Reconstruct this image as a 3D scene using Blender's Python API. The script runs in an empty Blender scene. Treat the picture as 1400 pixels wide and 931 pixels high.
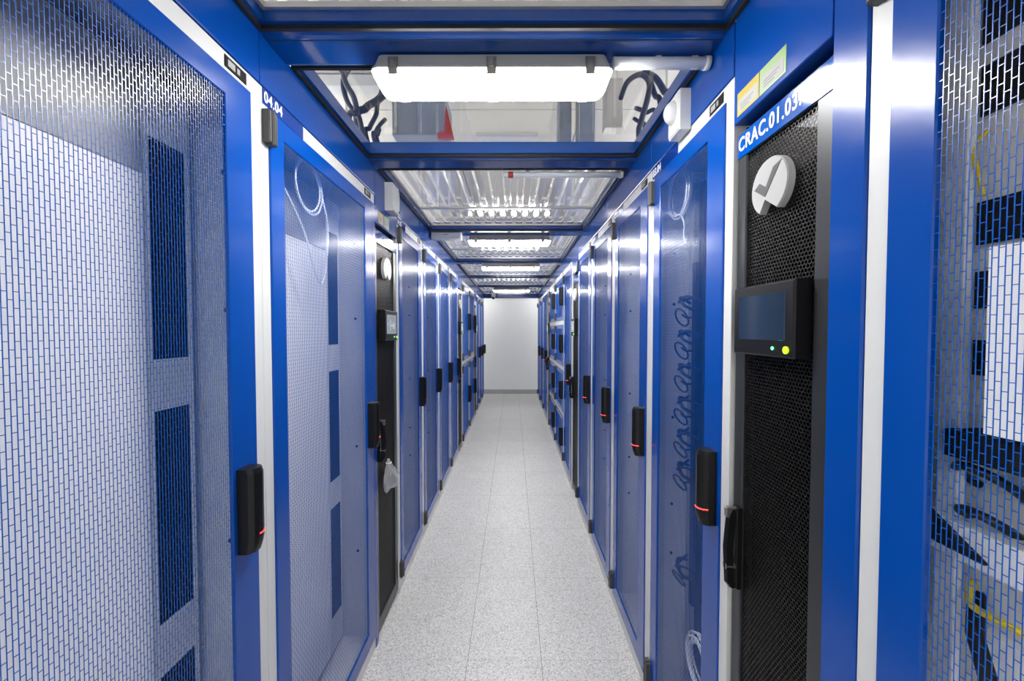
import bpy, bmesh, math, random
from mathutils import Vector, Matrix
random.seed(7)
S = bpy.context.scene
C = S.collection
PI = math.pi

# ------------------------------------------------------------------ camera
FPX = 545.0                       # focal length in pixels of the 1400 px wide frame
cam = bpy.data.cameras.new('camera')
cam.sensor_fit = 'HORIZONTAL'; cam.sensor_width = 36.0
cam.lens = FPX / 1400.0 * 36.0
cam.clip_start = 0.02; cam.clip_end = 60
co = bpy.data.objects.new('camera', cam); C.objects.link(co)
co.location = (0.0, 0.0, 1.5)
co.rotation_euler = (PI/2 - math.atan(15.0/FPX), 0, math.atan(1.5/FPX))
S.camera = co

# ------------------------------------------------------------------ world, added fill light, exposure
w = bpy.data.worlds.new('world'); S.world = w; w.use_nodes = True
w.node_tree.nodes['Background'].inputs[0].default_value = (0.8, 0.9, 1.0, 1)
w.node_tree.nodes['Background'].inputs[1].default_value = 0.05
LAMP = 30.0                       # radiance of the aisle lamps' diffusers
ROOM = 42.0                      # power of each unseen fill light added above the outer aisles
def area_light(x, y, z, sx, sy, power):
    l = bpy.data.lights.new('added_fill_light', 'AREA'); l.shape = 'RECTANGLE'
    l.size = sx; l.size_y = sy; l.energy = power; l.color = (1, .985, .96)
    o = bpy.data.objects.new('added_fill_light', l); C.objects.link(o); o.location = (x, y, z)
    return o
for sx in (-1, 1):
    for y in (0.6, 4.0, 7.4):
        area_light(sx*2.2, y, 3.0, 0.25, 2.4, ROOM)                                  # added fill light aimed down
        area_light(sx*2.2, y, 3.04, 0.25, 2.4, ROOM*.45).rotation_euler = (PI, 0, 0)     # added fill light aimed up, brightens the ceiling
S.view_settings.view_transform = 'Standard'
S.view_settings.look = 'None'
S.view_settings.exposure = 1.22
S.view_settings.gamma = 1.0
S.view_settings.use_curve_mapping = False
S.cycles.transparent_max_bounces = 16
S.cycles.max_bounces = 10
S.cycles.sample_clamp_indirect = 8.0

# ------------------------------------------------------------------ materials
M = {}
def srgb(r, g, b):
    f = lambda c: (c/255/12.92) if c/255 <= .04045 else ((c/255+.055)/1.055)**2.4
    return (f(r), f(g), f(b), 1)
def mat(name, col, rough=.4, metal=0.0, coat=0.0, bump=None, spec=.5, emit=None, es=0, var=None):
    m = bpy.data.materials.new(name); m.use_nodes = True
    nt = m.node_tree; b = nt.nodes['Principled BSDF']
    if len(col) == 3: col = (*col, 1)
    b.inputs['Base Color'].default_value = col
    b.inputs['Roughness'].default_value = rough
    b.inputs['Metallic'].default_value = metal
    b.inputs['Coat Weight'].default_value = coat
    b.inputs['Coat Roughness'].default_value = .08
    b.inputs['Specular IOR Level'].default_value = spec
    if emit:
        b.inputs['Emission Color'].default_value = (*emit, 1); b.inputs['Emission Strength'].default_value = es
    geo = nt.nodes.new('ShaderNodeNewGeometry')
    if bump:
        sc, st, dist = bump
        n = nt.nodes.new('ShaderNodeTexNoise'); n.inputs['Scale'].default_value = sc; n.inputs['Detail'].default_value = 2
        nt.links.new(geo.outputs['Position'], n.inputs['Vector'])
        bp = nt.nodes.new('ShaderNodeBump'); bp.inputs['Strength'].default_value = st; bp.inputs['Distance'].default_value = dist
        nt.links.new(n.outputs['Fac'], bp.inputs['Height']); nt.links.new(bp.outputs['Normal'], b.inputs['Normal'])
    if var:
        sc, amt = var
        n2 = nt.nodes.new('ShaderNodeTexNoise'); n2.inputs['Scale'].default_value = sc; n2.inputs['Detail'].default_value = 3
        nt.links.new(geo.outputs['Position'], n2.inputs['Vector'])
        r = nt.nodes.new('ShaderNodeMapRange'); r.inputs['To Min'].default_value = rough-amt; r.inputs['To Max'].default_value = rough+amt
        nt.links.new(n2.outputs['Fac'], r.inputs['Value']); nt.links.new(r.outputs['Result'], b.inputs['Roughness'])
    M[name] = m
    return m
BLUE = (0.0, 0.059, 0.335)
mat('blue', BLUE, .2, coat=.1, spec=.3, bump=(60, .05, .002), var=(9, .05))
mat('blue_mesh', (0.0, 0.085, 0.42), .24, coat=.2)
mat('blue_beam', (0.0, 0.05, 0.25), .16, coat=.5, bump=(20, .03, .003), var=(6, .05))
mat('label_blue', (0.002, 0.035, 0.24), .14, coat=.6)
mat('label_crac', (0.0, 0.085, 0.42), .08, coat=.8)
mat('frame_grey', (.64, .645, .63), .38)
mat('body_grey', (.80, .80, .80), .45)
mat('panel_white', (.94, .945, .95), .5)
mat('panel_grey', (.33, .34, .36), .5)
mat('black', (.005, .005, .0055), .38, spec=.3)
mat('rubber', (.006, .006, .007), .55)
mat('brush_black', (.004, .005, .008), .8)
mat('crac_frame', (.045, .048, .052), .35, metal=.4)
mat('crac_mesh', (.022, .021, .020), .38, metal=.5)
mat('crac_inside', (.012, .012, .012), .7)
mat('hinge', (.055, .055, .05), .42)
mat('badge', (.010, .010, .011), .6, spec=.1)
mat('badge_mark', (.34, .34, .33), .5)
mat('white_plastic', (.66, .66, .65), .35)
mat('pipe_white', (.72, .74, .74), .3)
mat('lamp_housing', (.42, .42, .39), .45)
mat('steel', (.30, .28, .26), .3, metal=.8)
mat('alu', (.62, .60, .57), .28, metal=.7)
mat('text_white', (.9, .9, .9), .4)
mat('diffuser', (.9, .9, .9), .4, emit=(1, .985, .965), es=LAMP)
mat('red_led', (.4, .02, .02), .4, emit=(1, .05, .04), es=1.5)
mat('green_led', (.05, .4, .1), .4, emit=(.1, 1, .25), es=2.0)
mat('button_lime', (.45, .75, .02), .4, emit=(.5, .9, .02), es=.35)
mat('screen', (.012, .022, .04), .10, coat=.3, emit=(.05, .1, .17), es=.06)
mat('screen_lit', (.10, .11, .12), .12, coat=.5, emit=(.3, .33, .35), es=.35)
mat('screen_art', (.75, .77, .8), .3)
mat('logo', (.42, .42, .41), .3)
mat('logo_dark', (.10, .10, .10), .3)
mat('yellow', (.75, .55, .02), .45)
mat('sticker_yellow', (.46, .34, .02), .35)
mat('sticker_green', (.25, .40, .13), .35)
mat('paper', (.88, .88, .86), .6)
mat('sticker_paper', (.36, .36, .34), .6)
mat('paper_print', (.10, .11, .11), .6)
mat('cable_white', (.85, .87, .9), .35)
mat('cable_black', (.012, .014, .02), .45)
mat('red', (.45, .05, .03), .45)
mat('tray_grey', (.26, .29, .35), .4)
mat('wall', (.80, .815, .83), .55, bump=(200, .04, .001))
mat('skirting', (.36, .37, .38), .45)
mat('ceiling', (.66, .63, .58), .6)
mat('slab', (.12, .12, .12), .7)
mat('dome', (.01, .01, .012), .08, coat=1)

def clear_mat(name, tint, refl, rough, haze):
    m = bpy.data.materials.new(name); m.use_nodes = True
    nt = m.node_tree; nt.nodes.clear()
    out = nt.nodes.new('ShaderNodeOutputMaterial')
    tr = nt.nodes.new('ShaderNodeBsdfTransparent'); tr.inputs['Color'].default_value = (*tint, 1)
    gl = nt.nodes.new('ShaderNodeBsdfGlossy'); gl.inputs['Roughness'].default_value = rough
    gl.inputs['Color'].default_value = (.95, .96, 1, 1)
    lw = nt.nodes.new('ShaderNodeLayerWeight'); lw.inputs['Blend'].default_value = .5
    fr = nt.nodes.new('ShaderNodeMath'); fr.operation = 'POWER'; fr.inputs[1].default_value = 4.0
    nt.links.new(lw.outputs['Facing'], fr.inputs[0])
    ma = nt.nodes.new('ShaderNodeMath'); ma.operation = 'MULTIPLY_ADD'; ma.use_clamp = True
    ma.inputs[1].default_value = .9; ma.inputs[2].default_value = refl
    nt.links.new(fr.outputs[0], ma.inputs[0])
    mx = nt.nodes.new('ShaderNodeMixShader')
    nt.links.new(ma.outputs[0], mx.inputs[0]); nt.links.new(tr.outputs[0], mx.inputs[1]); nt.links.new(gl.outputs[0], mx.inputs[2])
    if haze:
        df = nt.nodes.new('ShaderNodeBsdfTranslucent'); df.inputs['Color'].default_value = (.9, .9, .9, 1)
        d2 = nt.nodes.new('ShaderNodeBsdfDiffuse'); d2.inputs['Color'].default_value = (.8, .8, .8, 1)
        a1 = nt.nodes.new('ShaderNodeMixShader'); a1.inputs[0].default_value = .5
        nt.links.new(df.outputs[0], a1.inputs[1]); nt.links.new(d2.outputs[0], a1.inputs[2])
        m2 = nt.nodes.new('ShaderNodeMixShader'); m2.inputs[0].default_value = haze
        nt.links.new(mx.outputs[0], m2.inputs[1]); nt.links.new(a1.outputs[0], m2.inputs[2]); mx = m2
    nt.links.new(mx.outputs[0], out.inputs[0])
    M[name] = m
clear_mat('clear_flat', (.94, .95, .95), .035, .03, 0)
clear_mat('clear_corr', (.68, .69, .70), .26, .08, .025)
clear_mat('bag', (.8, .8, .8), .15, .15, .4)

def floor_mat():
    m = bpy.data.materials.new('floor_vinyl'); m.use_nodes = True
    nt = m.node_tree; b = nt.nodes['Principled BSDF']
    geo = nt.nodes.new('ShaderNodeNewGeometry')
    v = nt.nodes.new('ShaderNodeTexVoronoi'); v.inputs['Scale'].default_value = 230
    nt.links.new(geo.outputs['Position'], v.inputs['Vector'])
    sep = nt.nodes.new('ShaderNodeSeparateColor'); nt.links.new(v.outputs['Color'], sep.inputs[0])
    cr = nt.nodes.new('ShaderNodeValToRGB'); cr.color_ramp.interpolation = 'CONSTANT'
    e = cr.color_ramp.elements
    e[0].position = 0; e[0].color = (.36, .35, .34, 1)
    e[1].position = .16; e[1].color = (.56, .55, .535, 1)
    x = e.new(.55); x.color = (.63, .62, .605, 1)
    x = e.new(.84); x.color = (.74, .73, .72, 1)
    nt.links.new(sep.outputs[0], cr.inputs[0])
    n = nt.nodes.new('ShaderNodeTexNoise'); n.inputs['Scale'].default_value = 3.0; n.inputs['Detail'].default_value = 4
    nt.links.new(geo.outputs['Position'], n.inputs['Vector'])
    mr = nt.nodes.new('ShaderNodeMapRange'); mr.inputs['To Min'].default_value = .97; mr.inputs['To Max'].default_value = 1.12
    nt.links.new(n.outputs['Fac'], mr.inputs['Value'])
    mu = nt.nodes.new('ShaderNodeMix'); mu.data_type = 'RGBA'; mu.blend_type = 'MULTIPLY'; mu.inputs[0].default_value = 1
    nt.links.new(cr.outputs[0], mu.inputs[6]); nt.links.new(mr.outputs[0], mu.inputs[7])
    nt.links.new(mu.outputs[2], b.inputs['Base Color'])
    b.inputs['Roughness'].default_value = .38
    M['floor_vinyl'] = m
floor_mat()

# ------------------------------------------------------------------ mesh helpers
class MB:
    def __init__(self): self.v = []; self.f = []; self.s = []
    def quad(self, a, b, c, d, sm=False):
        n = len(self.v); self.v += [a, b, c, d]; self.f.append((n, n+1, n+2, n+3)); self.s.append(sm)
    def box(self, x0, x1, y0, y1, z0, z1):
        n = len(self.v)
        self.v += [(x0,y0,z0),(x1,y0,z0),(x1,y1,z0),(x0,y1,z0),(x0,y0,z1),(x1,y0,z1),(x1,y1,z1),(x0,y1,z1)]
        for q in ((0,3,2,1),(4,5,6,7),(0,1,5,4),(1,2,6,5),(2,3,7,6),(3,0,4,7)):
            self.f.append(tuple(n+i for i in q)); self.s.append(False)
        return self
    def loops(self, loops, closed=True, cap=False, sm=False):
        """consecutive loops of equal length joined by quads"""
        k = len(loops[0]); base = len(self.v)
        for l in loops: self.v += [tuple(p) for p in l]
        for i in range(len(loops)-1):
            for j in range(k if closed else k-1):
                a = base+i*k+j; b = base+i*k+(j+1) % k
                self.f.append((a, b, b+k, a+k)); self.s.append(sm)
        if cap:
            self.f.append(tuple(base+j for j in reversed(range(k)))); self.s.append(False)
            self.f.append(tuple(base+(len(loops)-1)*k+j for j in range(k))); self.s.append(False)
        return self
    def bevbox(self, x0, x1, y0, y1, z0, z1, b=.002):
        """box with chamfered front (-y) edges"""
        r = lambda d, y: [(x0+d, y, z0+d), (x1-d, y, z0+d), (x1-d, y, z1-d), (x0+d, y, z1-d)]
        return self.loops([r(0, y1), r(0, y0+b), r(b, y0)], cap=True)
    def ring(self, x0, x1, z0, z1, wl, wr, wb, wt, y0, y1, b=.002):
        """rectangular frame in the xz plane, front at y0, back at y1"""
        o = lambda d, y: [(x0+d, y, z0+d), (x1-d, y, z0+d), (x1-d, y, z1-d), (x0+d, y, z1-d)]
        i = lambda d, y: [(x0+wl-d, y, z0+wb-d), (x1-wr+d, y, z0+wb-d), (x1-wr+d, y, z1-wt+d), (x0+wl-d, y, z1-wt+d)]
        L = [o(0, y1), o(0, y0+b), o(b, y0), i(b, y0), i(0, y0+b), i(0, y1), o(0, y1)]
        return self.loops(L)
    def tube(self, pts, r, n=8, closed=False, sm=True):
        pts = [Vector(p) for p in pts]; L = []
        up = Vector((0, 0, 1)); prev = None
        m = len(pts)
        for k in range(m):
            if closed: t = pts[(k+1) % m] - pts[k-1]
            else: t = pts[min(k+1, m-1)] - pts[max(k-1, 0)]
            t.normalize()
            if prev is None:
                a = t.cross(up)
                if a.length < 1e-3: a = t.cross(Vector((1, 0, 0)))
            else:
                a = prev - t*prev.dot(t)
            a.normalize(); prev = a; bb = t.cross(a)
            rr = r[k] if isinstance(r, (list, tuple)) else r
            L.append([pts[k] + (a*math.cos(2*PI*j/n) + bb*math.sin(2*PI*j/n))*rr for j in range(n)])
        if closed: L.append(L[0])
        return self.loops(L, cap=not closed, sm=sm)
    def mesh(self, name):
        me = bpy.data.meshes.new(name)
        me.from_pydata([tuple(p) for p in self.v], [], self.f)
        me.polygons.foreach_set('use_smooth', self.s)
        me.update()
        bm = bmesh.new(); bm.from_mesh(me); bmesh.ops.recalc_face_normals(bm, faces=bm.faces); bm.to_mesh(me); bm.free()
        return me
def fast_mesh(name, v, f):
    me = bpy.data.meshes.new(name); me.from_pydata(v, [], f); me.update(); return me
CACHE = {}
def obj(name, mesh, m, parent=None, loc=(0, 0, 0), rot=(0, 0, 0)):
    if isinstance(mesh, MB): mesh = mesh.mesh(name)
    if not mesh.materials: mesh.materials.append(M[m])
    o = bpy.data.objects.new(name, mesh); C.objects.link(o)
    o.location = loc; o.rotation_euler = rot
    if parent: o.parent = parent
    return o
def cached(key, builder):
    if key not in CACHE:
        r = builder()
        CACHE[key] = r.mesh(str(key[0])) if isinstance(r, MB) else r
    return CACHE[key]
def cpart(name, key, builder, m, parent, loc=(0, 0, 0), rot=(0, 0, 0)):
    return obj(name, cached((name,)+key, builder), m, parent, loc, rot)
def tag(o, label, cat, group=None, kind=None):
    o['label'] = label
    if cat: o['category'] = cat
    if group: o['group'] = group
    if kind: o['kind'] = kind
    return o
def empty(name, loc, rz=0):
    o = bpy.data.objects.new(name, None); C.objects.link(o); o.location = loc; o.rotation_euler = (0, 0, rz)
    o.empty_display_size = .1
    return o
def struct(o, label, cat=None):
    return tag(o, label, cat, kind='structure')
def box_mb(*a): return MB().box(*a)
def text_mesh(s, size, bold=.0006, sx=1.0):
    key = ('text', s, size, sx)
    if key in CACHE: return CACHE[key]
    cu = bpy.data.curves.new('lettering', 'FONT'); cu.body = s; cu.size = size; cu.extrude = .0004; cu.offset = bold
    cu.space_character = 1.10; cu.align_x = 'LEFT'; cu.align_y = 'CENTER'; cu.resolution_u = 4
    t = bpy.data.objects.new('tmp_text', cu); C.objects.link(t)
    bpy.context.view_layer.update()
    me = bpy.data.meshes.new_from_object(t.evaluated_get(bpy.context.evaluated_depsgraph_get()))
    bpy.data.objects.remove(t); bpy.data.curves.remove(cu)
    me.transform(Matrix.Diagonal((sx, 1, 1, 1)))
    me.materials.clear(); CACHE[key] = me
    return me

# ------------------------------------------------------------------ dimensions
XL, XR = -0.647, 0.548            # aisle faces of the two rows
HEAD0, HEAD1 = 2.083, 2.126       # white header of a rack
ROOF = 2.262                      # top of the blue fascia
YEND = 9.29
# ------------------------------------------------------------------ setting
fl = struct(obj('floor', box_mb(-3.2, 3.2, -2.5, YEND+.1, -.05, -.0015), 'slab'), 'light grey speckled raised floor of the aisle')
cols = [(XL-.03, -.2065), (-.2055, .1275), (.1285, XR+.03)]
y = -1.83; r = 0
while y < YEND:
    y1 = min(y+.6, YEND)
    for ci, (a, b) in enumerate(cols):
        cpart('tile', (ci, round(y1-y, 3)), lambda: box_mb(a+.0006, b-.0006, .0006, y1-y-.0006, -.0014, 0), 'floor_vinyl', fl, (0, y, 0))
    y += .6
# floor of the two outer aisles
for a, b in ((-3.2, XL-1.1), (XR+1.1, 3.2)):
    obj('outer_aisle_covering', box_mb(a, b, -2.5, YEND, -.0014, 0), 'floor_vinyl', fl)
struct(obj('wall_far', box_mb(-3.2, 3.2, YEND, YEND+.1, 0, 3.4), 'wall'), 'plain white wall closing the far end of the aisle')
struct(obj('wall_left', box_mb(-3.3, -3.2, -2.5, YEND, 0, 3.4), 'wall'), 'white room wall behind the left row of racks')
struct(obj('wall_right', box_mb(3.2, 3.3, -2.5, YEND, 0, 3.4), 'wall'), 'white room wall behind the right row of racks')
struct(obj('wall_back', box_mb(-3.2, 3.2, -2.6, -2.5, 0, 3.4), 'wall'), 'white room wall behind the camera')
struct(obj('baseboard_far', MB().bevbox(-3.2, 3.2, YEND-.014, YEND, 0, .10, .004), 'skirting'), 'grey skirting board along the foot of the white end wall')
ce = struct(obj('ceiling', box_mb(-3.3, 3.3, -2.6, YEND+.1, 3.42, 3.5), 'ceiling'), 'beige room ceiling seen through the clear roof')
for i in range(-2, 3):
    for j in range(-2, 8):
        cpart('ceiling_panel', (), lambda: box_mb(-.594, .594, -.594, .594, -.02, 0), 'ceiling', ce, (i*1.2, j*1.2+.5, 3.42))

# ------------------------------------------------------------------ perforated sheets
def slot_sheet(x0, x1, z0, z1):
    """thin sheet with upright slots in a brick bond: bars are real"""
    px, pz, b, t = .0064, .0215, .00098, .0006
    nx = max(1, round((x1-x0)/px)); px = (x1-x0)/nx
    v = []; f = []
    def bar(xa, xb, za, zb, upright):
        n = len(v)
        v.extend([(xa,0,za),(xb,0,za),(xb,t,za),(xa,t,za),(xa,0,zb),(xb,0,zb),(xb,t,zb),(xa,t,zb)])
        if upright: f.extend([(n,n+1,n+5,n+4),(n+1,n+2,n+6,n+5),(n+2,n+3,n+7,n+6),(n+3,n,n+4,n+7)])
        else: f.extend([(n,n+1,n+5,n+4),(n+2,n+3,n+7,n+6),(n+4,n+5,n+6,n+7),(n+3,n+2,n+1,n)])
    for i in range(nx+1): bar(x0+i*px-b/2, x0+i*px+b/2, z0, z1, True)
    nz = int((z1-z0)/pz)+2
    for i in range(nx):
        off = 0 if i % 2 else pz/2
        for j in range(nz):
            z = z0+off+j*pz
            if z < z1-.004: bar(x0+i*px+b/2, x0+(i+1)*px-b/2, z-b/2, z+b/2, False)
    return fast_mesh('slot_sheet', v, f)
def hex_sheet(x0, x1, z0, z1):
    """thin sheet with a honeycomb of round holes"""
    p = .0092; dz = p*math.sqrt(3)/2; R = p/math.sqrt(3); h = R*.80; t = .0010
    v = []; f = []
    nz = int((z1-z0)/dz); nx = int((x1-x0)/p)
    for j in range(nz):
        for i in range(nx):
            cx = x0+(i+.5+(.5 if j % 2 else 0)*.999)*p; cz = z0+(j+.5)*dz
            if cx > x1-p*.2: continue
            n = len(v)
            for k in range(6):
                a = PI/6+k*PI/3; v.append((cx+R*math.cos(a), 0, cz+R*math.sin(a)))
            for k in range(6):
                a = PI/6+k*PI/3; v.append((cx+h*math.cos(a), 0, cz+h*math.sin(a)))
            for k in range(6):
                a = PI/6+k*PI/3; v.append((cx+h*math.cos(a), t, cz+h*math.sin(a)))
            for k in range(6):
                q = (k+1) % 6
                f.append((n+k, n+q, n+6+q, n+6+k)); f.append((n+6+k, n+6+q, n+12+q, n+12+k))
    return fast_mesh('hex_sheet', v, f)

# ------------------------------------------------------------------ units of the rows (local: x to the right seen from the aisle, y into the unit)
FS, HS, LS = .036, .065, .09      # frame stile, hinge stile, lock stile
DEPTH = 1.0
def unit_root(name, side, y0, W):
    yc = y0 + W/2
    return empty(name, (XL if side < 0 else XR, yc, 0), PI/2 if side < 0 else -PI/2)
def handle_mb(h=.20, wd=.046, off=0.0, front_only=False):
    k = wd/.046
    sec = [(-.023, .0), (-.023, -.026), (-.017, -.037), (-.008, -.0425), (.003, -.044), (.013, -.041), (.020, -.033), (.023, -.022), (.023, 0)]
    m = MB()
    if front_only:
        sec = sec[3:8]
        o = [(x*k+(.0012 if x > 0 else 0), yy-.0012) for x, yy in sec]
        L = [[(x, yy, z) for x, yy in o] for z in (-.0014, .0014)]
        m.loops(L, closed=False)
        m.loops([[(x, yy, .0014) for x, yy in o], [(x*k, yy+.003, .0014) for x, yy in sec]], closed=False)
        m.loops([[(x, yy, -.0014) for x, yy in o], [(x*k, yy+.003, -.0014) for x, yy in sec]], closed=False)
        return m
    L = []
    for z, sy in ((-h/2, .78), (-h/2+.02, .93), (-h/2+.035, 1), (h/2-.012, 1), (h/2, .90)):
        L.append([(x*k, yy*sy, z) for x, yy in sec])
    return m.loops(L, cap=True)
def hinge_mb():
    m = MB()
    m.bevbox(-.018, -.0065, -.016, .004, -.042, .042, .003)
    m.bevbox(-.006, .0055, -.020, .004, -.045, .045, .004)
    m.bevbox(.006, .018, -.017, .004, -.042, .042, .003)
    return m
def add_header(root, W, text=None, lab=.2):
    b = cpart('badge', (), lambda: MB().bevbox(-.036, .036, -.0015, .001, -.0135, .0135, .0008), 'badge', root, (W/2-FS-.05, -.0006, (HEAD0+HEAD1)/2))
    def marks():
        m = MB(); m.box(-.027, -.004, -.0021, -.0015, -.008, .007); m.box(.003, .012, -.0021, -.0015, -.007, .006); return m
    cpart('badge_print', (), marks, 'badge_mark', b)
    if text:
        lb = cpart('id_label', (round(lab, 3),), lambda: MB().bevbox(0, lab, -.0012, .001, HEAD0+.001, HEAD1-.001, .0005), 'label_blue', root, (-W/2+.012, -.0002, 0))
        lb['label'] = 'blue strip reading ' + text
        obj('lettering', text_mesh(text, .040, .0007, .85), 'text_white', lb, (.006, -.0016, (HEAD0+HEAD1)/2), (PI/2, 0, 0))
def body_mb(W):
    a = W/2-.001; m = MB()
    m.box(-a, -a+.002, .05, DEPTH, .03, HEAD1-.004); m.box(a-.002, a, .05, DEPTH, .03, HEAD1-.004)
    m.box(-a+.002, a-.002, DEPTH-.003, DEPTH, .03, HEAD1-.004)
    m.box(-a+.002, a-.002, .05, DEPTH-.003, HEAD1-.008, HEAD1-.004); m.box(-a+.002, a-.002, .05, DEPTH-.003, .03, .034)
    m.box(-a, a, .01, DEPTH, 0, .03)
    return m
def add_door(root, W, z0, z1, hz=None, hh=.20, hinge_z=(), top=.055, bot=.07, led=True):
    xa, xb = -W/2+FS, W/2-FS
    d = cpart('door', (round(W, 3), round(z1-z0, 3)), lambda: MB().ring(xa+.001, xb-.001, .001, z1-z0-.001, HS, LS, bot, top, -.004, .004, .002), 'blue', root, (0, 0, z0))
    s = cpart('perforated_panel', (round(W, 3), round(z1-z0, 3)), lambda: slot_sheet(xa+HS, xb-LS, bot, z1-z0-top), 'blue_mesh', d, (0, -.0015, 0))
    if hz:
        h = cpart('handle', (hh,), lambda: handle_mb(hh), 'black', root, (xb-(.038 if root.rotation_euler.z < 0 else .056), -.004, hz))
        if led: l = cpart('indicator_light', (), lambda: handle_mb(front_only=True), 'red_led', h, (0, 0, -hh*.28)); l['label'] = 'thin glowing red line'
    for z in hinge_z:
        cpart('hinge', (), hinge_mb, 'hinge', root, (xa-.008, -.004, z))
    return d
def baffle_mb():
    m = MB(); z = .07
    for a, b in ((.22, .71), (.83, 1.317), (1.433, 1.925)):
        m.box(-.06, .06, 0, .002, z, a); m.box(-.06, -.05, 0, .002, a, b); m.box(.05, .06, 0, .002, a, b); z = b
    m.box(-.06, .06, 0, .002, z, 2.06)
    return m
def screw_parts(root, zs, x, y, rz, m='rubber'):
    for z in zs: cpart('screw', (), lambda: screws_mb((0,), 0, 0), m, root, (x, y, z), (0, 0, rz))
def screws_mb(zs, x, y):
    m = MB()
    for z in zs:
        m.loops([[(x+.006*math.cos(k*PI/3), yy, z+.006*math.sin(k*PI/3)) for k in range(6)] for yy in (y, y-.004)], cap=True)
    return m
def rack(side, y0, W, label, text=None, kind='plain', lab=.2, group=None, hinge_bottom=True):
    t = unit_root('server_rack', side, y0, W)
    tag(t, label, 'server rack', group or ('blue racks in the left row' if side < 0 else 'blue racks in the right row'))
    cpart('frame', (round(W, 3),), lambda: MB().ring(-W/2+.0005, W/2-.0005, 0, HEAD1, FS, FS, .06, HEAD1-HEAD0, 0, .05, .0015), 'frame_grey', t)
    cpart('cabinet_body', (round(W, 3),), lambda: body_mb(W), 'body_grey', t)
    add_header(t, W, text, lab)
    add_door(t, W, .06, HEAD0, 1.073, .20, (2.027, .13))
    si = W/2-.003
    if kind == 'blank':           # wide rack closed with blanking panels, slotted baffles at either side
        cpart('blanking_panel', (), lambda: box_mb(-.255, .255, .150, .152, .07, 1.835), 'panel_white', t)
        cpart('top_blank', (), lambda: box_mb(-.255, .255, .150, .152, 1.837, 2.06), 'panel_grey', t)
        for s in (-1, 1):
            b = cpart('baffle', (), baffle_mb, 'body_grey', t, (s*(.318+(W-.84)/2), .15, 0), (0, 0, 0))
            for a, bb in ((.22, .71), (.83, 1.317), (1.433, 1.925)):
                cpart('brush_strip', (a,), lambda: box_mb(-.052, .052, .003, .008, a-.002, bb+.002), 'brush_black', b)
        screw_parts(t, (.45, .95, 1.55, 1.9), si-.002, .09, -PI/2)
    elif kind == 'plain':
        for s in (-1, 1):
            cpart('mounting_rail', (), lambda: box_mb(-.018, .018, 0, .03, .07, 2.06), 'panel_grey', t, (s*.252, .14, 0))
        cpart('equipment_front', (), lambda: box_mb(-.232, .232, .16, .20, .08, 2.05), 'crac_inside', t)
        screw_parts(t, (.6, .8, 1.15, 1.6, 1.8), si-.002, .09, -PI/2)
        screw_parts(t, (.6, .8, 1.15, 1.6, 1.8), -si+.002, .09, PI/2)
    return t
def split_rack(side, y0, W, n, label, group):
    t = unit_root('compartment_rack', side, y0, W)
    tag(t, label, 'server rack', group)
    cpart('frame', (round(W, 3),), lambda: MB().ring(-W/2+.0005, W/2-.0005, 0, HEAD1, FS, FS, .06, HEAD1-HEAD0, 0, .05, .0015), 'frame_grey', t)
    cpart('cabinet_body', (round(W, 3),), lambda: body_mb(W), 'body_grey', t)
    add_header(t, W)
    h = (HEAD0-.06)/n; div = .045
    for k in range(n):
        a = .06+k*h+(div/2 if k else 0); b = .06+(k+1)*h-(div/2 if k < n-1 else 0)
        if k: cpart('divider', (round(W, 3),), lambda: MB().bevbox(-W/2+FS, W/2-FS, 0, .05, -div/2, div/2, .002), 'frame_grey', t, (0, 0, .06+k*h))
        add_door(t, W, a, b, (a+b)/2+.02, .20 if n == 4 else .24, (a+.06, b-.06), .045, .045, False)
    cpart('equipment_front', (), lambda: box_mb(-.232, .232, .16, .20, .08, 2.05), 'crac_inside', t)
    return t
# --- cooling units
CRZ = 1.998
def logo_mb():
    R = .060; out = []
    for k in range(0, 41):
        a = math.radians(-62 + k*(302.0/40)); out.append((R*math.cos(a), R*math.sin(a)))
    out.append((-.011, -.026))
    m = MB(); n = len(out)
    cx, cz = 0.0, .004
    fr = [(x*.965, -.016, z*.965) for x, z in out]; ed = [(x, -.013, z) for x, z in out]; bk = [(x, 0, z) for x, z in out]
    m.loops([bk, ed, fr])
    b = len(m.v); m.v.append((cx, -.016, cz))
    k0 = b-n
    for j in range(n): m.f.append((b, k0+j, k0+(j+1) % n)); m.s.append(False)
    return m
def check_mb():
    P = [(-.83,.10),(-.50,.27),(-.13,.02),(.27,.60),(.72,.70),(-.17,-.34)]
    P = [(x*.058, z*.058) for x, z in P]; m = MB()
    L = [[(x, yy, z) for x, z in P] for yy in (-.0155, -.0168)]
    m.loops(L)
    b = len(m.v)-6
    for q in ((0,1,2),(0,2,5),(2,3,4),(2,4,5)): m.f.append(tuple(b+i for i in q)); m.s.append(False)
    return m
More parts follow.
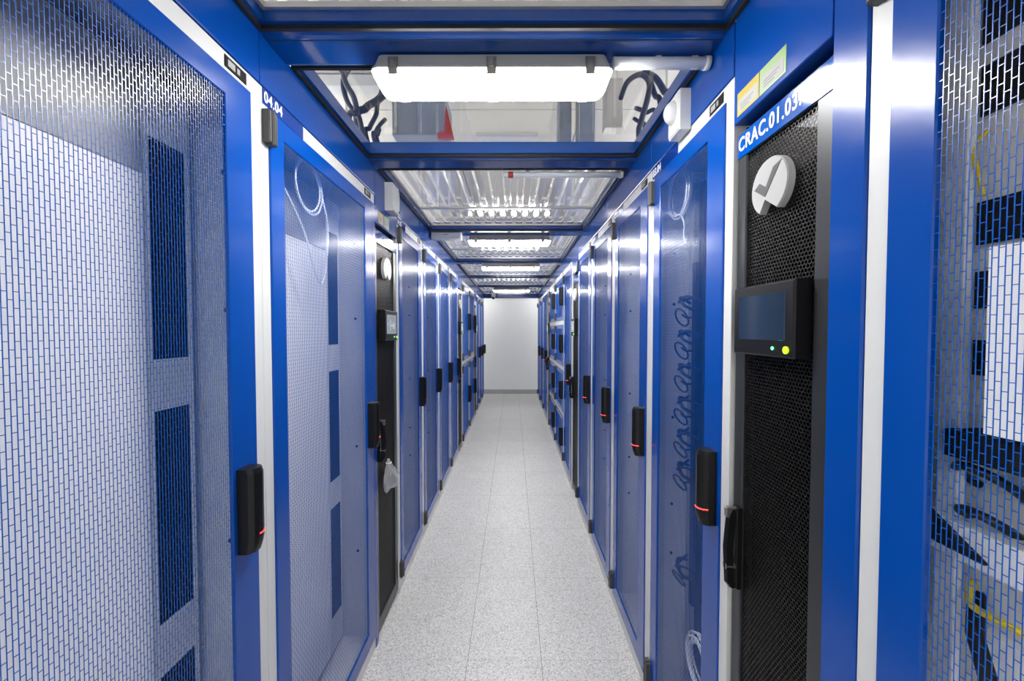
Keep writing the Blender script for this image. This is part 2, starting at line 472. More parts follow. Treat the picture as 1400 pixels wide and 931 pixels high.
def crac(side, y0, W, label, text=None, lit=True):
    t = unit_root('cooling_unit', side, y0, W)
    tag(t, label, 'cooling unit', 'narrow black cooling units')
    R = .022 if side < 0 else .027                      # set back from the doors
    h = W/2-.002; U = min(.148, h)
    def carc():
        m = MB()
        m.box(-h, -h+.003, R, DEPTH, 0, CRZ); m.box(h-.003, h, R, DEPTH, 0, CRZ); m.box(-h+.003, h-.003, DEPTH-.003, DEPTH, 0, CRZ)
        m.box(-h+.003, h-.003, R+.30, DEPTH-.003, CRZ-.004, CRZ); m.box(-h+.003, h-.003, R+.25, R+.26, .05, CRZ-.01)
        m.box(-h+.003, h-.003, R, DEPTH-.003, 0, .03)
        return m
    cpart('cabinet_body', (round(W, 3), R), carc, 'crac_inside', t)
    cpart('brush_strip', (round(W, 3), R), lambda: box_mb(-h+.004, h-.004, R+.004, R+.012, 1.978, CRZ-.001), 'rubber', t)
    d = cpart('door', (round(W, 3), R), lambda: MB().ring(-h, h, .03, 1.976, .036, .046, .06, .058, R-.018, R+.01, .003), 'crac_frame', t)
    cpart('perforated_panel', (round(W, 3),), lambda: hex_sheet(-h+.034, h-.044, .088, 1.922), 'crac_mesh', d, (0, R-.012, 0))
    lb = cpart('id_label', (round(W, 3), R), lambda: MB().bevbox(-h+.001, h-.001, R-.0205, R-.018, 1.918, 1.975, .0006), 'label_crac', t)
    if text:
        lb['label'] = 'glossy blue strip reading ' + text
        obj('lettering', text_mesh(text, .046, .0008, .80), 'text_white', lb, (-h+.006, R-.0212, 1.947), (PI/2, 0, 0))
    lg = cpart('logo_badge', (), logo_mb, 'logo', t, (-.01, R-.016, 1.805)); lg['label'] = 'round light grey logo plate with a tick-shaped cut'
    cpart('tick_mark', (), check_mb, 'logo_dark', lg)
    ds = cpart('display', (), lambda: MB().bevbox(-.102, .102, -.034, 0, -.076, .076, .004), 'black', t, (-.004, R-.014, 1.520))
    cpart('screen', (lit,), lambda: MB().bevbox(-.080, .078, -.0348, -.032, -.042, .054, .0006), 'screen_lit' if lit else 'screen', ds)
    if lit: cpart('screen_graphic', (), lambda: MB().box(-.03, -.022, -.0354, -.0348, -.025, .03).box(-.022, .01, -.0354, -.0348, -.004, .004).box(.02, .045, -.0354, -.0348, -.02, .012), 'screen_art', ds)
    disc = lambda r, yy: (lambda: MB().loops([[(r*math.cos(k*PI/6), q, r*math.sin(k*PI/6)) for k in range(12)] for q in (-.033, yy)], cap=True))
    cpart('status_light', (), disc(.0035, -.0355), 'green_led', ds, (.042, 0, -.058))
    cpart('button', (), disc(.0075, -.037), 'button_lime', ds, (.083, 0, -.060))
    # lever handle at the opening side
    def lever():
        m = MB()
        m.bevbox(-.011, .011, -.014, 0, -.10, .10, .004)
        sec = lambda z, yy, ww: [(-ww, yy+.012, z), (ww, yy+.012, z), (ww, yy-.004, z), (0, yy-.008, z), (-ww, yy-.004, z)]
        m.loops([sec(-.10, -.016, .006), sec(-.085, -.028, .008), sec(0, -.032, .009), sec(.07, -.026, .009), sec(.095, -.016, .007)], cap=True)
        return m
    lv = cpart('handle', (), lever, 'black', t, (-h+.030, R-.018, .965))
    cpart('lock', (), disc(.009, -.060), 'steel', lv, (0, .024, -.045))
    cpart('lock_cap', (), lambda: MB().bevbox(-.006, .006, -.036, -.01, -.012, .012, .002), 'steel', lv, (0, .0, .088))
    return t

LEFT = []; RIGHT = []             # (y0, y1, is_cooling)
GW = .84
def put(side, y, W, cooling=False):
    (LEFT if side < 0 else RIGHT).append((y, y+W, cooling)); return y+W
y = .19
racks = {}
ord4 = ['first', 'second', 'third', 'fourth']
racks['L0'] = rack(-1, y, GW, 'nearest blue mesh-door server rack on the left, white blanking panels and black slots inside', kind='blank'); y = put(-1, y, GW)
racks['L1'] = rack(-1, y, GW, 'blue mesh-door server rack labelled 04.04 with a looped white cable inside', '04.04', 'blank'); y = put(-1, y, GW)
racks['LC0'] = crac(-1, y, .35, 'nearest narrow black cooling unit on the left, with a plastic bag hanging on it', None, True); y = put(-1, y, .35, True); y += .002
for k in range(4):
    racks['L%d' % (k+2)] = rack(-1, y, .615, '%s tall blue mesh-door rack beyond the left cooling unit with the plastic bag' % ord4[k], '04.0%d' % (5+k) if k < 2 else None, 'plain', .17); y = put(-1, y, .615)
racks['LC1'] = crac(-1, y, .35, 'second black cooling unit in the left row, just before the half-height doors'); y = put(-1, y, .35, True)
for k in range(2):
    split_rack(-1, y, .80, 2, ['nearer', 'farther'][k]+' of two blue left-row racks with half-height doors', 'left racks with half-height doors'); y = put(-1, y, .80)
racks['LC2'] = crac(-1, y, .35, 'farthest black cooling unit in the left row, just beyond the half-height doors'); y = put(-1, y, .35, True)
for k in range(3):
    rack(-1, y, .615, ['third last', 'second last', 'last'][k]+' blue rack of the left row before the white end wall', kind='plain'); y = put(-1, y, .615)
YL = y
y = .624-GW
racks['R0'] = rack(1, y, GW, 'nearest blue mesh-door server rack on the right, white sheet and cable rings inside', kind='custom'); y = put(1, y, GW)
FILL = (y, y+.072); RIGHT.append((y, y+.072, False)); y += .072
racks['RC0'] = crac(1, y, .305, 'nearest narrow black cooling unit on the right, labelled CRAC.01.03, dark touch display', 'CRAC.01.03.', False); y = put(1, y, .305, True); y += .004
racks['R1'] = rack(1, y, .588, 'blue mesh-door server rack labelled 03.04 with coiled white cable and black rings inside', '03.04', 'plain', .24); y = put(1, y, .588)
for k in range(3):
    racks['R%d' % (k+2)] = rack(1, y, .588, '%s tall blue mesh-door rack beyond the one labelled 03.04' % ord4[k], '03.0%d' % (5+k) if k < 2 else None, 'plain', .17); y = put(1, y, .588)
racks['RC1'] = crac(1, y, .35, 'second black cooling unit in the right row, four blue doors beyond the CRAC label'); y = put(1, y, .35, True)
rack(1, y, .588, 'tall blue rack between the second right cooling unit and the quarter-height doors', kind='plain'); y = put(1, y, .588)
for k in range(2):
    split_rack(1, y, .83, 4, ['nearer', 'farther'][k]+' of two blue right-row racks with four quarter-height doors', 'right racks with quarter-height doors'); y = put(1, y, .83)
crac(1, y, .35, 'farthest black cooling unit in the right row, just beyond the quarter-height doors'); y = put(1, y, .35, True)
for k in range(3):
    rack(1, y, GW, ['third last', 'second last', 'last'][k]+' blue rack of the right row before the white end wall', kind='plain'); y = put(1, y, GW)
YR = y

# blue filler post beside the nearest right cooling unit
fp = obj('filler_panel', MB().bevbox(-.035, .035, -.003, .30, 0, 2.124, .003), 'blue', None, (XR, (FILL[0]+FILL[1])/2, 0), (0, 0, -PI/2))
tag(fp, 'narrow plain blue filler post between the nearest right rack and the CRAC cooling unit', 'panel')

fp = obj('filler_panel', MB().bevbox(-.017, .017, -.0035, -.0008, .002, 2.08, .001), 'blue', None, (XL, 1.87-.018, 0), (0, 0, PI/2))
tag(fp, 'thin blue cover strip between the rack labelled 04.04 and the left cooling unit', 'panel')

# ------------------------------------------------------------------ fascia above the rows
for side, X, units in ((-1, XL, LEFT), (1, XR, RIGHT)):
    r = empty('roof_fascia', (X, 0, 0), 0)
    tag(r, 'blue panelled fascia above the %s row of racks' % ('left' if side < 0 else 'right'), 'fascia')
    for i, (a, b, c) in enumerate(units):
        z0 = 2.002 if c else HEAD1+.002
        lo, hi = (a+.0006, b-.0006)
        m = MB()
        if side < 0: m.box(-.05, .003, lo, hi, z0, ROOF)
        else: m.box(-.003, .05, lo, hi, z0, ROOF)
        o = obj('panel', m, 'blue', r)
        bv = o.modifiers.new('edge', 'BEVEL'); bv.width = .0025; bv.segments = 2

# ------------------------------------------------------------------ roof: beams, panels
BZ = 2.252
beams = [(-.42, -.28, 'blue roof cross beam behind the camera, without a lamp'), (-1.12, -.98, 'blue roof cross beam behind the camera, carrying the added lamp'),
         (1.03, 1.17, 'blue roof cross beam carrying the nearest lamp'),
         (1.77, 1.90, 'blue roof cross beam between the flat clear panel and the corrugated roof with the white pipe'),
         (3.08, 3.22, 'blue roof cross beam carrying the second lamp beside the white box'),
         (4.48, 4.62, 'blue roof cross beam carrying the third lamp'),
         (5.83, 5.97, 'blue roof cross beam without lamp between the third and fourth lamps'),
         (7.10, 7.24, 'blue roof cross beam carrying the fourth and farthest lamp')]
for a, b, lab in beams:
    t = empty('roof_beam', ((XL+XR)/2, (a+b)/2, BZ)); tag(t, lab, 'beam', 'blue roof cross beams')
    hw = (XR-XL)/2-.004; d = (b-a)/2
    obj('box_section', MB().loops([[(-hw, yy, zz) for yy, zz in P] if s else [(hw, yy, zz) for yy, zz in P] for s in (1, 0) for P in [[(-d, .07), (-d, .010), (-d+.012, .002), (-d+.020, 0), (d-.020, 0), (d-.012, .002), (d, .010), (d, .07)]]], cap=True), 'blue_beam', t)
    g = obj('groove', box_mb(-hw, hw, -d+.026, -d+.029, -.0006, .001), 'rubber', t)
# end header
eh = obj('end_header', MB().bevbox(XL+.002, XR-.002, 8.82, 8.88, 2.19, 2.33, .004), 'blue_beam'); tag(eh, 'blue header closing the roof in front of the white end wall', 'beam')

def corr_sheet(x0, x1, y0, y1, z, pitch=.0765, h=.020):
    m = MB(); P = []
    n = int((x1-x0)/pitch)
    pitch = (x1-x0)/n
    for i in range(n):
        x = x0+i*pitch
        P += [(x, z), (x+pitch*.42, z), (x+pitch*.54, z+h), (x+pitch*.88, z+h)]
    P.append((x1, z))
    m.loops([[(x, y0, zz) for x, zz in P], [(x, y1, zz) for x, zz in P]], closed=False)
    return m
def roof_panel(y0, y1, kind, label, joint=None):
    t = empty('roof_panel', ((XL+XR)/2, y0, 2.30)); tag(t, label, 'roof panel', 'clear roof panels')
    ox = (XL+XR)/2; hw = (XR-XL)/2-.004; L = y1-y0
    def ringz(ins, wd, z0, z1):
        o = lambda d, z: [(-hw+d, d, z), (hw-d, d, z), (hw-d, L-d, z), (-hw+d, L-d, z)]
        return MB().loops([o(ins, z1), o(ins, z0), o(ins+wd, z0), o(ins+wd, z1), o(ins, z1)])
    obj('gasket', ringz(.001, .010, -.046, -.034), 'rubber', t)
    obj('panel_frame', ringz(.011, .012, -.036, .008), 'blue_beam', t)
    if kind == 'flat':
        obj('sheet', box_mb(-hw+.012, hw-.012, .012, L-.012, .002, .006), 'clear_flat', t)
    else:
        obj('edge_profile', ringz(.023, .010, -.010, .004), 'alu', t)
        obj('sheet', corr_sheet(-hw+.014, hw-.014, .014, L-.014, .004), 'clear_corr', t)
        if joint: obj('joint_profile', box_mb(-hw+.03, hw-.03, joint-y0-.010, joint-y0+.010, -.014, -.002), 'alu', t)
roof_panel(-.98, -.42, 'corr', 'corrugated clear roof panel behind the camera')
roof_panel(-.28, 1.03, 'corr', 'nearest corrugated clear roof panel overhead, before the first lamp')
roof_panel(1.17, 1.77, 'flat', 'flat clear roof panel just behind the nearest lamp, black cables visible through it')
roof_panel(1.90, 3.08, 'corr', 'corrugated clear roof panel above the white pipe with the red band', 2.62)
roof_panel(3.22, 4.48, 'corr', 'corrugated clear roof panel between the second and third lamps', 3.95)
roof_panel(4.62, 5.83, 'corr', 'corrugated clear roof panel just beyond the third lamp', 5.3)
roof_panel(5.97, 7.10, 'corr', 'corrugated clear roof panel just before the fourth lamp')
roof_panel(7.24, 8.82, 'corr', 'farthest corrugated clear roof panel, next to the white end wall', 8.0)

# ------------------------------------------------------------------ lamps
def lamp_master():
    t = empty('ceiling_lamp', (0, 0, 0))
    def rr(hx, hy, rad, z, n=4):
        P = []
        for cx, cy, a0 in ((hx-rad, hy-rad, 0), (-hx+rad, hy-rad, 90), (-hx+rad, -hy+rad, 180), (hx-rad, -hy+rad, 270)):
            for k in range(n+1):
                a = math.radians(a0+90*k/n); P.append((cx+rad*math.cos(a), cy+rad*math.sin(a), z))
        return P
    obj('housing', MB().loops([rr(.315, .050, .018, .056), rr(.325, .060, .02, .022), rr(.329, .066, .022, .018), rr(.329, .066, .022, .012)], cap=True, sm=False), 'lamp_housing', t)
    obj('diffuser', MB().loops([rr(.327, .064, .022, .012), rr(.325, .062, .022, .004), rr(.312, .050, .02, -.012), rr(.30, .040, .02, -.015)], cap=True, sm=True), 'diffuser', t)
    for x in (-.265, 0, .265):
        for s in (-1, 1):
            m = MB(); m.bevbox(-.013, .013, -.005, 0, -.006, .040, .002); m.bevbox(-.008, .008, -.008, -.004, .010, .034, .002)
            obj('clip', m, 'steel', t, (x, s*.065, 0), (0, 0, 0 if s < 0 else PI))
    for x in (-.2, .2):
        obj('bracket', box_mb(-.03, .03, -.03, .03, .054, .060), 'steel', t, (x, 0, 0))
    return t
def copy_tree(o):
    c = o.copy(); C.objects.link(c)
    for ch in o.children:
        k = ch.copy(); C.objects.link(k); k.parent = c
    return c
LM = lamp_master()
for i, (x, y, lab) in enumerate(((-.058, 1.155, 'nearest white glowing strip lamp under the first roof beam'),
                          (-.03, 3.23, 'second glowing strip lamp, beside the white box'),
                          (-.03, 4.57, 'third glowing strip lamp along the aisle'),
                          (-.03, 7.20, 'farthest glowing strip lamp near the white end wall'),
                          (-.03, -1.02, 'added strip lamp behind the camera, brightening the near racks'))):  # this last lamp is unseen, added to brighten the near racks
    o = LM if i == 0 else copy_tree(LM)
    o.location = (x, y, BZ-.0605)
    tag(o, lab, 'lamp', 'strip lamps along the aisle roof')

# pipes and boxes under the roof
def pipe(name, x0, x1, y, z, r, label, cat, band=None, clips=()):
    t = empty(name, (x0, y, z)); tag(t, label, cat)
    obj('tube', MB().tube([(0, 0, 0), (x1-x0, 0, 0)], r, 14), 'pipe_white', t)
    obj('end_cap', MB().tube([(x1-x0-.012, 0, 0), (x1-x0+.002, 0, 0)], r*1.15, 14), 'white_plastic', t)
    if band: obj('band', MB().tube([(band-x0-.012, 0, 0), (band-x0+.012, 0, 0)], r*1.06, 14), 'red', t)
    for c in clips: obj('clip', MB().box(c-x0-.008, c-x0+.008, -.004, .004, -r, .036), 'white_plastic', t)
pipe('conduit', .275, .538, 1.12, 2.233, .0155, 'white conduit running from the nearest lamp to the right fascia', 'conduit', None, (.40, .50))
pipe('sampling_pipe', -.045, .530, 1.955, 2.250, .0145, 'white pipe with a red band under the second roof beam', 'pipe', -.012, (.07, .39))
pipe('conduit', .30, .538, 4.52, 2.238, .010, 'thin white conduit right of the third lamp', 'conduit')
bx = empty('junction_box', (-.52, 3.15, 2.236)); tag(bx, 'flat white box under the roof beam left of the second lamp', 'box')
obj('housing', MB().bevbox(-.115, .115, -.05, .05, -.028, .018, .006), 'white_plastic', bx)
obj('cover_print', box_mb(-.02, .02, -.0512, -.0496, -.006, .002), 'badge_mark', bx)

# motion detector on the right fascia, white box on the left one
md = empty('motion_detector', (XR-.003, 1.285, 2.178), -PI/2); tag(md, 'white motion detector with a domed lens on the right fascia', 'detector')
hb = MB(); hb.bevbox(-.042, .042, -.038, 0, -.062, .062, .006); obj('housing', hb, 'white_plastic', md)
L = []
for k in range(7):
    a = k/6*PI/2; L.append([(.030*math.cos(a)*math.cos(j*PI/8), -.037-.030*math.sin(a), .036*math.cos(a)*math.sin(j*PI/8)) for j in range(16)])
obj('lens', MB().loops(L, sm=True), 'white_plastic', md, (0, 0, .008))
sb = empty('wall_box', (XL+.003, 2.07, 2.168), PI/2); tag(sb, 'flat white box on the left fascia above the cooling unit', 'box')
obj('housing', MB().bevbox(-.055, .055, -.045, 0, -.07, .07, .005), 'white_plastic', sb)
screw_parts(sb, (-.055, .055), .04, -.045, 0, 'steel')
# stickers above the cooling units
def sticker(side, y, z, m, label, wd=.085, ht=.055):
    X = XL+.0032 if side < 0 else XR-.0032
    t = empty('sticker', (X, y, z), PI/2 if side < 0 else -PI/2); tag(t, label, 'sticker')
    obj('backing', box_mb(-wd/2, wd/2, -.0006, 0, -ht/2, ht/2), m, t)
    obj('paper_field', box_mb(-wd/2+.008, wd/2-.006, -.0010, -.0006, -ht/2+.006, ht/2-.018), 'sticker_paper', t)
    p = MB()
    for k in range(3): p.box(-wd/2+.014, wd/2-.02-.008*k, -.0012, -.0010, -.004-.006*k-.0008, -.004-.006*k+.0008)
    obj('print_lines', p, 'paper_print', t)
sticker(1, .942, 2.042, 'sticker_yellow', 'yellow bordered sticker on the right fascia above the CRAC unit')
sticker(1, .854, 2.042, 'sticker_green', 'pale green bordered sticker on the right fascia beside the yellow one')
sticker(-1, 1.955, 2.040, 'sticker_yellow', 'small yellow bordered sticker on the left fascia above the cooling unit', .075)
sticker(-1, 2.04, 2.040, 'sticker_green', 'small green bordered sticker on the left fascia under the white box', .075)

# dome camera at the end
dc = empty('dome_camera', (-.43, 8.70, 2.30)); tag(dc, 'small dark dome camera hanging before the end wall', 'camera')
obj('mount', MB().tube([(0, 0, 0), (0, 0, -.10)], .045, 16), 'white_plastic', dc)
L = [[(.042*math.cos(a)*math.cos(j*PI/8), .042*math.cos(a)*math.sin(j*PI/8), -.10-.045*math.sin(a)) for j in range(16)] for a in [k/5*PI/2 for k in range(6)]]
obj('dome', MB().loops(L, sm=True), 'dome', dc)

# ------------------------------------------------------------------ things in the racks
def spline(P, n=8):
    P = [Vector(p) for p in P]; out = []
    for i in range(len(P)-1):
        p0, p1, p2, p3 = P[max(i-1, 0)], P[i], P[i+1], P[min(i+2, len(P)-1)]
        for k in range(n):
            t = k/n
            out.append(.5*((2*p1)+(-p0+p2)*t+(2*p0-5*p1+4*p2-p3)*t*t+(-p0+3*p1-3*p2+p3)*t**3))
    out.append(P[-1]); return out
def coil(name, X, y, z, R, loops, r, label, tail=None, ry=None, wob=.006, a0=1.2):
    pts = []
    n = 28*loops
    for k in range(n+1):
        a = 2*PI*k/28 + a0
        rr = R+wob*math.sin(a*.37+k*.01)
        pts.append((X+.006*math.sin(k*.11)+.004*(k//28), y+(ry or R)/R*rr*math.cos(a), z+rr*math.sin(a)))
    if tail: pts = list(reversed(spline([pts[0]]+tail, 6)))[:-1] + pts
    o = obj(name, MB().tube(pts, r, 7), 'cable_white'); tag(o, label, 'cable')
    return o
coil('cable_coil', XL-.050, 1.37, 1.985, .085, 2, .0035, 'white cable looped in a ring behind the mesh of the rack labelled 04.04',
     [(XL-.05, 1.48, 1.96), (XL-.055, 1.52, 1.86), (XL-.06, 1.50, 1.70), (XL-.06, 1.46, 1.67), (XL-.06, 1.42, 1.72), (XL-.06, 1.34, 1.85), (XL-.05, 1.10, 2.03)])
coil('cable_coil', XR+.055, 1.475, 1.995, .082, 4, .0035, 'white cable coil hanging high behind the mesh of the rack labelled 03.04',
     [(XR+.058, 1.44, 1.90), (XR+.06, 1.425, 1.87), (XR+.06, 1.43, 1.835), (XR+.06, 1.415, 1.80)], None, .007, -1.75)
coil('cable_coil', XR+.045, 1.265, .415, .072, 6, .0035, 'white cable coil near the bottom of the rack labelled 03.04', None, None, .016)
# ring cable manager in rack 03.04
cm = empty('cable_manager', (XR+.13, 1.50, 0), -PI/2); tag(cm, 'vertical row of black cable rings inside the rack labelled 03.04', 'cable manager')
obj('rail', box_mb(-.016, .016, 0, .012, .45, 1.75), 'rubber', cm)
def dring():
    return MB().tube([(.034*math.cos(a), -.045+.0*math.sin(a)-.02*math.sin(a), .030*math.sin(a)+.012*math.cos(a)) for a in [2*PI*k/16 for k in range(16)]], .0035, 6, closed=True)
def dbar():
    return MB().tube([(0, 0, 0), (0, -.03, .0), (0, -.045, .012)], .004, 6)
for zr in [.92+k*.125 for k in range(6)]+[.55]:
    rg = cpart('ring', (), dring, 'cable_black', cm, (0, 0, zr)); cpart('ring_stem', (), dbar, 'cable_black', rg)
    bn = cpart('cable_bunch', (), lambda: MB().tube(spline([(-.03, .0, 0), (.0, -.05, .02), (.04, -.055, -.01), (.05, -.02, -.03)], 5), .006, 6).tube(spline([(-.03, .0, .02), (.01, -.06, .0), (.05, -.05, .02), (.06, 0, .0)], 5), .005, 6), 'cable_black', cm, (0, 0, zr+.055))

# contents of the nearest right rack (world X grows into the rack)
R0 = racks['R0']; si = GW/2-.003
def lx(yw): return -(yw - (.624-GW/2))      # world y -> local x of that rack
pl = .105
def plate(name, ya, yb, za, zb, m, y0=pl, y1=pl+.004):
    return obj(name, MB().bevbox(lx(yb), lx(ya), y0, y1, za, zb, .001), m, R0)
plate('equipment_plate', -.20, .585, .08, 2.05, 'body_grey', pl+.012, pl+.02)
for a, b in ((1.985, 2.04), (1.90, 1.965), (1.80, 1.868), (1.62, 1.68), (1.530, 1.582), (1.435, 1.485)):
    plate('patch_panel', -.20, .574, a, b, 'brush_black', pl+.006, pl+.012)
plate('shelf', -.20, .575, 1.186, 1.235, 'panel_white', pl-.045, pl+.012)
plate('blanking_panel', -.20, .545, .10, 1.085, 'panel_white', pl, pl+.012)
plate('side_strip', .555, .583, .10, 2.03, 'body_grey', pl-.03, pl-.02)
plate('cable_guide', -.20, .558, 1.325, 1.362, 'brush_black', pl-.05, pl+.012)
for k, (z, yy) in enumerate(((1.293, .535), (1.235, .53), (1.293, .44), (1.235, .44))):
    g = MB().tube([(.030*math.cos(a), -.04-.03*math.sin(a), .022*math.sin(a)) for a in [PI*j/10 for j in range(-2, 13)]], .006, 6)
    obj('cable_ring', g, 'cable_black', R0, (lx(yy), pl+.03, z))
obj('bracket', MB().loops([[(lx(.575), yy, 1.20), (lx(.50), yy, 1.20), (lx(.575), yy, 1.245)] for yy in (pl-.055, pl-.047)], cap=True), 'brush_black', R0)
obj('support_arm', MB().tube([(lx(.545), pl-.01, 1.135), (lx(.52), pl-.04, 1.095), (lx(.47), pl-.075, 1.06)], .009, 8), 'brush_black', R0)
ps = obj('paper_sheet', MB().bevbox(-.105, .105, -.0012, 0, -.112, .112, .0004), 'paper', None, (XR+.022, .376, 1.486), (0, 0, -PI/2))
tag(ps, 'blank white sheet behind the mesh of the nearest right rack', 'paper')
yc = obj('patch_cable', MB().tube(spline([(XR+.09, .545, 1.15), (XR+.06, .52, 1.135), (XR+.055, .46, 1.14), (XR+.06, .38, 1.13), (XR+.09, .30, 1.15)]), .0045, 8), 'yellow')
tag(yc, 'yellow patch cable low in the nearest right rack, below the white shelf', 'cable')
yc = obj('patch_cable', MB().tube(spline([(XR+.108, .560, 1.775), (XR+.085, .557, 1.75), (XR+.083, .548, 1.71), (XR+.085, .543, 1.68)]), .0028, 6), 'yellow')
tag(yc, 'short yellow cable high in the nearest right rack, above the white sheet', 'cable')

# yellow tags inside the right cooling unit
for k, (yy, z, s, lab) in enumerate(((.735, 1.625, .018, 'yellow valve tag behind the cooling unit mesh above the display'),
                                  (.742, 1.215, .014, 'yellow tag behind the cooling unit mesh below the display'))):
    t = empty('valve_tag', (XR+.075, yy, z)); tag(t, lab, 'tag')
    obj('plate', MB().bevbox(-.004, .004, -s, s, -s*1.4, s*.9, .001), 'yellow', t)
    obj('cord', MB().tube(spline([(0, 0, s*.9), (.003, .006, s*1.6), (0, -.004, s*2.4), (.004, .004, s*3.2)]), .003, 6), 'yellow', t)

# plastic bag hanging from the left cooling unit
bg = empty('plastic_bag', (XL+.030, 1.955, .86)); tag(bg, 'crumpled clear plastic bag hanging on the left cooling unit', 'bag')
L = []
for i, (z, hy, hx, oy) in enumerate(((0, .006, .005, 0), (-.015, .012, .008, .004), (-.03, .018, .012, .01), (-.06, .034, .020, .022), (-.09, .052, .026, .036), (-.12, .066, .028, .048), (-.145, .070, .022, .05), (-.155, .055, .008, .045))):
    L.append([(hx*math.sin(a)*(1+.3*math.sin(5*a+i)), oy+1.3*hy*math.cos(a)*(1+.10*math.sin(7*a+2*i)), z+.010*math.sin(3*a+i)*(i/8)) for a in [2*PI*k/20 for k in range(20)]])
obj('sack', MB().loops(L, cap=True), 'bag', bg)
obj('tie', MB().tube([(.012*math.cos(a), .004+.015*math.sin(a), -.02) for a in [2*PI*k/12 for k in range(12)]], .0022, 6, closed=True), 'paper', bg)

# ------------------------------------------------------------------ above the roof: cables, trays
OFF = 0.000
def P3(px, py, Y):      # a point at distance Y along the aisle, from reference pixels
    Y = Y+OFF
    return ((px-701.5)/FPX*Y, Y, 1.5+(450-py)/FPX*Y)
def cable(pts, r, label, group):
    o = obj('power_cable', MB().tube(spline(pts), r, 8), 'cable_black'); tag(o, label, 'cable', group)
g = 'black cables above the left roof edge'
OFF = 0.000
cable([(-.86, 2.32+OFF, 2.13), P3(480, 172, 2.3), P3(490, 158, 2.3), P3(487, 138, 2.35), P3(477, 120, 2.4), P3(470, 100, 2.5), P3(455, 85, 2.6)], 0.0169, 'leftmost black cable curving up above the left roof edge', g)
OFF = 0.100
cable([(-.84, 2.38+OFF, 2.13), P3(497, 178, 2.35), P3(489, 160, 2.38), P3(477, 140, 2.4), P3(473, 116, 2.4), P3(482, 96, 2.5), P3(480, 80, 2.6)], 0.0156, 'black cable crossing the leftmost one above the left roof edge', g)
OFF = 0.340
cable([(-.82, 2.30+OFF, 2.13), P3(492, 176, 2.25), P3(503, 152, 2.25), P3(518, 142, 2.3), P3(535, 128, 2.4), P3(560, 108, 2.6)], 0.0234, 'thick black cable arching right above the left roof edge', g)
OFF = 0.450
cable([(-.80, 2.42+OFF, 2.13), P3(505, 196, 2.3), P3(508, 178, 2.3), P3(517, 160, 2.3), P3(519, 145, 2.35), P3(528, 120, 2.5)], 0.0156, 'black cable rising behind the thick arching one on the left', g)
OFF = 0.300
cable([(-.78, 2.50+OFF, 2.13), P3(515, 200, 2.35), P3(516, 184, 2.35), P3(522, 174, 2.35), P3(529, 167, 2.4)], 0.0130, 'short cut black cable end above the left roof edge', g)
OFF = 0.500
cable([(-.76, 2.56+OFF, 2.13), P3(520, 202, 2.4), P3(519, 186, 2.4), P3(521, 180, 2.42)], 0.0169, 'short upright black cable stub above the left roof edge', g)
g = 'black cables above the right roof edge'
OFF = 0.000
cable([(.80, 2.30+OFF, 2.13), P3(872, 196, 2.3), P3(874, 170, 2.3), P3(882, 140, 2.35), P3(884, 118, 2.4), P3(872, 108, 2.5), P3(855, 118, 2.6), P3(846, 140, 2.7)], 0.0169, 'black cable rising and arching left above the right roof edge', g)
OFF = 0.100
cable([(.92, 2.30+OFF, 2.13), P3(912, 150, 2.3), P3(904, 130, 2.35), P3(892, 112, 2.4), P3(876, 106, 2.45)], 0.0195, 'thick black cable sweeping to the roof edge by the detector', g)
OFF = 0.200
cable([(.90, 2.34+OFF, 2.13), P3(900, 158, 2.3), P3(892, 135, 2.35), P3(884, 112, 2.4), P3(880, 98, 2.5)], 0.0169, 'black cable between the arching ones on the right', g)
OFF = 0.300
cable([(.88, 2.36+OFF, 2.13), P3(894, 170, 2.3), P3(880, 158, 2.35), P3(866, 152, 2.4)], 0.0143, 'low short black cable above the right roof edge', g)
OFF = 0.400
cable([(.84, 2.44+OFF, 2.13), P3(878, 188, 2.35), P3(874, 174, 2.38), P3(864, 166, 2.42)], 0.0130, 'lowest curled black cable above the right roof edge', g)


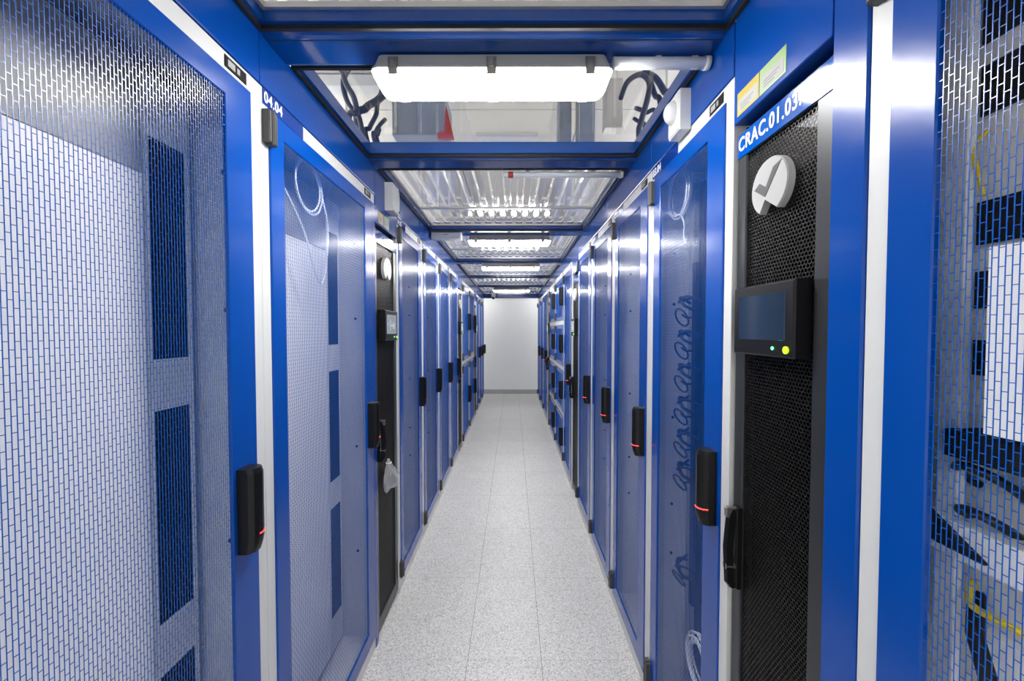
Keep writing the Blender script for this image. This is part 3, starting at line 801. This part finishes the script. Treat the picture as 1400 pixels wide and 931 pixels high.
OFF = .75
cable([P3(415, 103, 2.5), P3(450, 101, 2.5), P3(480, 104, 2.5), P3(520, 100, 2.5), P3(560, 96, 2.5)], .03, 'thick dark cable bundle lying across behind the left cables', 'black cables above the left roof edge')
OFF = 0.000
def slab(name, px0, py0, px1, py1, Y, dep, m, label, cat):
    a = P3(px0, py0, Y); b = P3(px1, py1, Y)
    t = empty(name, ((a[0]+b[0])/2, Y, b[2])); tag(t, label, cat)
    hx = (b[0]-a[0])/2; hz = a[2]-b[2]
    obj('housing', MB().bevbox(-hx, hx, 0, dep, 0, hz, .006), m, t)
    obj('rib', box_mb(-hx*.9, -hx*.82, -.006, 0, .01, hz-.01), 'alu', t)
    obj('hanger', box_mb(hx*.4, hx*.46, dep*.4, dep*.5, hz, 3.40-b[2]), 'alu', t)
slab('busbar_box', 538, 138, 612, 187, 3.0, .25, 'tray_grey', 'blue-grey box hanging above the clear flat panel, left of the lamp middle', 'box')
slab('trunking_channel', 789, 128, 812, 200, 3.0, .12, 'tray_grey', 'upright grey trunk above the clear flat panel, right of the lamp', 'trunking')
slab('trunking_channel', 762, 140, 780, 198, 3.1, .10, 'tray_grey', 'narrow grey trunk beside the wider one above the flat panel', 'trunking')
slab('trunking_channel', 826, 112, 850, 178, 2.9, .10, 'alu', 'pale metal trunk near the right cables above the flat panel', 'trunking')
rb = empty('wall_bracket', P3(610, 192, 2.9)); tag(rb, 'red triangular bracket above the flat clear roof panel', 'bracket')
obj('arm', MB().loops([[(-.055, yy, 0), (.062, yy, 0), (.005, yy, .24), (-.01, yy, .05), (-.055, yy, .045)] for yy in (0, .03)], cap=True), 'red', rb)
obj('hanger', box_mb(-.004, .012, .008, .02, .2, 3.40-rb.location.z), 'alu', rb)
for k, (x0, x1) in enumerate(((420, 545), (652, 735))):
    a = P3(x0, 122 if k == 0 else 190, 3.0 if k == 0 else 3.9); b = P3(x1, 112 if k == 0 else 182, 3.0 if k == 0 else 3.9)
    t = empty('duct', ((a[0]+b[0])/2, a[1], a[2])); tag(t, ['white duct crossing above the left cables', 'white duct in the middle above the flat roof panel'][k], 'duct')
    obj('channel', MB().bevbox(-(b[0]-a[0])/2, (b[0]-a[0])/2, 0, .10, 0, b[2]-a[2]+.03, .004), 'white_plastic', t)
    obj('hanger', box_mb(-.008, .008, .04, .05, b[2]-a[2]+.03, 3.40-a[2]), 'alu', t)
# long cable trays above both rows
for s, X in ((-1, XL-.55), (1, XR+.55)):
    t = empty('cable_tray', (X, 0, 2.62)); tag(t, 'long grey cable tray above the %s row of racks' % ('left' if s < 0 else 'right'), 'cable tray')
    obj('channel', MB().box(-.15, .15, -.5, 8.6, 0, .004).box(-.15, -.146, -.5, 8.6, .004, .06).box(.146, .15, -.5, 8.6, .004, .06), 'tray_grey', t)
    for k in range(4): obj('hanger', box_mb(-.006, .006, .5+k*2.4, .512+k*2.4, .004, .78), 'alu', t)
